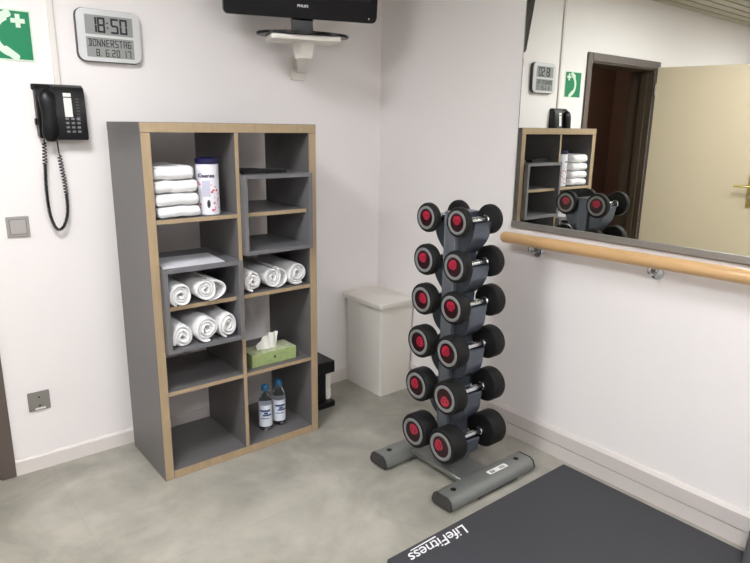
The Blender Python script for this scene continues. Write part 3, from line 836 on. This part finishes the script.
for s, lab in ((-1, 0), (1, 1)):
    yc = s*.198
    bm = BM()
    sp = []
    pr_ = [(-.056, .020), (-.056, .028), (-.046, .052), (-.030, .062), (.030, .062), (.046, .052), (.056, .028), (.056, .020), (.046, .008), (-.046, .008)]
    prism(bm, [(yc+a, z_) for a, z_ in pr_], 'x', -.262, .245, bev=.002)
    for xx in (-.215, .2, -.02): lathe(bm, [(0, 0), (.016, 0), (.016, .009), (0, .009)], 'z', (xx, yc, 0), 12)
    ft = obj('foot', bm, 'foot_metal', t, True)
    for e_ in (-1, 1):
        bm = BM(); a = -.262 if e_ < 0 else .245; sc = .97
        prism(bm, [(yc+p[0]*1.0, p[1]) for p in pr_], 'x', a, a+e_*.010, bev=.003); obj('end_cap', bm, 'foot_cap', ft, True)
        bm = BM(); lathe(bm, [(0, .0622), (.012, .0622), (.012, .0636), (.009, .0642), (0, .0636)], 'z', (-.205 if e_ < 0 else .185, yc, 0), 20); obj('bolt_plug', bm, 'hole_black', ft, True)
    bm = BM()
    box(bm, -.12, .13, yc-.0585 if s < 0 else yc+.0555, yc-.0555 if s < 0 else yc+.0585, .012, .020, bev=.001)
    obj('side_strip', bm, 'foot_cap', ft)
    if s < 0:
        bm = BM(); prism(bm, rrect(.115, .026, .004, 3, .055, yc-.006), 'z', .0621, .0627); st = obj('sticker', bm, 'sticker', ft); st['label'] = 'white printed sticker'
        bm = BM()
        box(bm, .012, .034, yc-.014, yc-.011, .0627, .0630); box(bm, .012, .017, yc-.011, yc+.001, .0627, .0630); box(bm, .022, .026, yc-.011, yc+.001, .0627, .0630); box(bm, .030, .034, yc-.011, yc+.001, .0627, .0630)
        obj('sticker_print', bm, 'ink', ft); bm = BM()
        box(bm, .068, .100, yc-.013, yc-.010, .0627, .0630); box(bm, .068, .100, yc-.004, yc-.001, .0627, .0630); box(bm, .068, .071, yc-.013, yc-.001, .0627, .0630); box(bm, .085, .088, yc-.013, yc-.001, .0627, .0630)
        # printed marks stay on the sticker
        me_ = obj('sticker_print', bm, 'ink', ft)

order = ['topmost', 'second from the top', 'third from the top', 'fourth from the top', 'fifth from the top', 'lowest']
def make_dumbbell(i, s, rotb):
    z, R, xf, xb, th = rows[i]
    where = 'in the left column' if s > 0 else 'in the right column'
    t = thing('dumbbell', 'dumbbell with red face, %s %s of rack' % (order[i], where), 'dumbbell', (RX, RY+s*DY, z), 0, 'dumbbells on the rack')
    xf -= RX; xb -= RX
    bm = BM(); a, b_ = xf+th-.001, xb-th+.001
    mid = (a+b_)/2; q = (b_-a)
    prof = [(0, a), (HR+.004, a), (HR+.004, a+.010), (HR, a+.014), (HR+.0005, mid), (HR, b_-.014), (HR+.004, b_-.010), (HR+.004, b_), (0, b_)]
    lathe(bm, prof, 'x', seg=20); obj('handle', bm, 'chrome', t, True)
    for e_, x0 in ((-1, xf), (1, xb)):
        inn = x0-e_*th
        bm = BM(); rb = min(.011, th*.3)
        pr = [(0, inn), (R*.55, inn), (R-rb, inn+e_*.001), (R-rb*.3, inn+e_*rb*.35), (R, inn+e_*rb), (R, x0-e_*rb), (R-rb*.3, x0-e_*rb*.35), (R-rb, x0-e_*.0012), (R*.80, x0), (R*.78, x0-e_*.002), (0, x0-e_*.002)]
        lathe(bm, pr, 'x', seg=40); hd = obj('head', bm, 'rubber', t, True)
        bm = BM(); ro, ri = R*.78, R*.60
        lathe(bm, [(ri, x0-e_*.003), (ri, x0+e_*.0005), (ri+.002, x0+e_*.0018), (ro-.002, x0+e_*.0018), (ro, x0+e_*.0003), (ro, x0-e_*.003)], 'x', seg=40)
        obj('ring', bm, 'ring_grey', hd, True)
        bm = BM(); r_ = R*.60; xx = x0-e_*.0016
        lathe(bm, [(0, xx-e_*.001), (r_, xx-e_*.001), (r_, xx+e_*.0004), (0, xx+e_*.0004)], 'x', seg=32, mi=0)
        # red two-thirds emblem with dark bar
        an = rotb+(PI if e_ > 0 else 0)*0
        pts = []
        for k in range(25):
            a_ = 2*PI*k/25; px_, py_ = .55*math.cos(a_)*(1+.15*math.sin(a_)), .25+.50*math.sin(a_); pts.append((r_*(px_*math.cos(an)-py_*math.sin(an)), r_*(px_*math.sin(an)+py_*math.cos(an))))
        prism(bm, pts, 'x', xx+e_*.0004, xx+e_*.0012, mi=1)
        c_, s_ = math.cos(an), math.sin(an)
        def rp(u, v): return (u*c_-v*s_, u*s_+v*c_)
        for (u0, u1, v0, v1) in ((-.45, .45, -.02, .04), (-.3, -.24, .14, .40), (.24, .3, .14, .40), (-.24, .24, .25, .30)):
            prism(bm, [rp(u0*r_, v0*r_), rp(u1*r_, v0*r_), rp(u1*r_, v1*r_), rp(u0*r_, v1*r_)], 'x', xx+e_*.0012, xx+e_*.0016, mi=0)
        bd_ = obj('badge', bm, ['badge_black', 'badge_red'], hd)
    return t
rb_far = [.1, -.5, .9, 1.2, -.9, .3]; rb_near = [-.1, -.7, -.1, -.9, 2.9, -1.3]
for i in range(6):
    make_dumbbell(i, 1, rb_far[i]); make_dumbbell(i, -1, rb_near[i])

# ------------------------------------------------------------------ exercise mat and machine end
t = thing('exercise_mat', 'dark grey exercise mat with white lettering lying along the right wall', 'mat', (-.567, -1.392, 0))
bm = BM(); prism(bm, rrect(1.034, 2.1, .006, 3, 0, -1.05), 'z', .0005, .010, bev=.001); mt = obj('sheet', bm, 'mat', t)
mtx = Matrix.Translation((-.160, -.024, .0100)) @ Matrix.Rotation(PI, 4, 'Z')
text_obj('lettering', 'LifeFitness', .068, .0003, 'mat_print', mt, mtx, shear=.3, offset=.0002, spacing=.95, align='LEFT', sx=1.06)
bm = BM()
Mt = mtx
def mline(x0, x1, z_): 
    prism(bm, [(x0, z_), (x1, z_+.004), (x1, z_+.0075), (x0, z_+.0065)], 'z', 0, .0006)
mline(.135, .26, -.0135)
bm.transform(Mt); obj('lettering_underline', bm, 'mat_print', mt)

t = thing('exercise_machine_foot', 'grey rounded end of an exercise machine at the right edge beside the wall', 'exercise machine', (-.085, -2.35, 0.0105))
bm = BM(); taper(bm, -.055, .055, -.19, .19, -.045, .045, -.175, .185, 0, .12, .03, 6); taper(bm, -.045, .045, -.175, .185, -.025, .025, -.15, .165, .12, .14, .02, 6); obj('cover', bm, 'machine_grey', t, True)
bm = BM(); tube(bm, [(0, -.05, .12), (0, -.05, .55)], .03, 20); obj('upright', bm, 'machine_grey', t, True)

# ------------------------------------------------------------------ world, camera
wd = bpy.data.worlds.new('room_world'); scene.world = wd; wd.use_nodes = True
wd.node_tree.nodes['Background'].inputs[0].default_value = (.8, .85, .9, 1); wd.node_tree.nodes['Background'].inputs[1].default_value = .2

C_ = Vector((-2.3008403284035133, -2.802095453662955, 1.464320198120711))
yaw, pitch, roll, F = 0.6831757141487019, 0.2435907233808191, 0.013882336757907862, 623.2893991858564
f = Vector((math.sin(yaw)*math.cos(pitch), math.cos(yaw)*math.cos(pitch), -math.sin(pitch)))
r0 = Vector((math.cos(yaw), -math.sin(yaw), 0)); u0 = r0.cross(f)
r = math.cos(roll)*r0+math.sin(roll)*u0; u = -math.sin(roll)*r0+math.cos(roll)*u0
cam = bpy.data.cameras.new('camera'); co = bpy.data.objects.new('camera', cam); COL.objects.link(co)
mw = Matrix.Identity(4)
for i in range(3): mw[i][0] = r[i]; mw[i][1] = u[i]; mw[i][2] = -f[i]; mw[i][3] = C_[i]
co.matrix_world = mw
cam.sensor_width = 36; cam.lens = F/750*36; cam.clip_start = .02
scene.camera = co
vs_ = scene.view_settings
vs_.view_transform = 'Standard'; vs_.look = 'None'; vs_.gamma = 1; vs_.use_curve_mapping = False
vs_.exposure = .76
scene.cycles.max_bounces = 10; scene.cycles.diffuse_bounces = 6; scene.cycles.glossy_bounces = 6
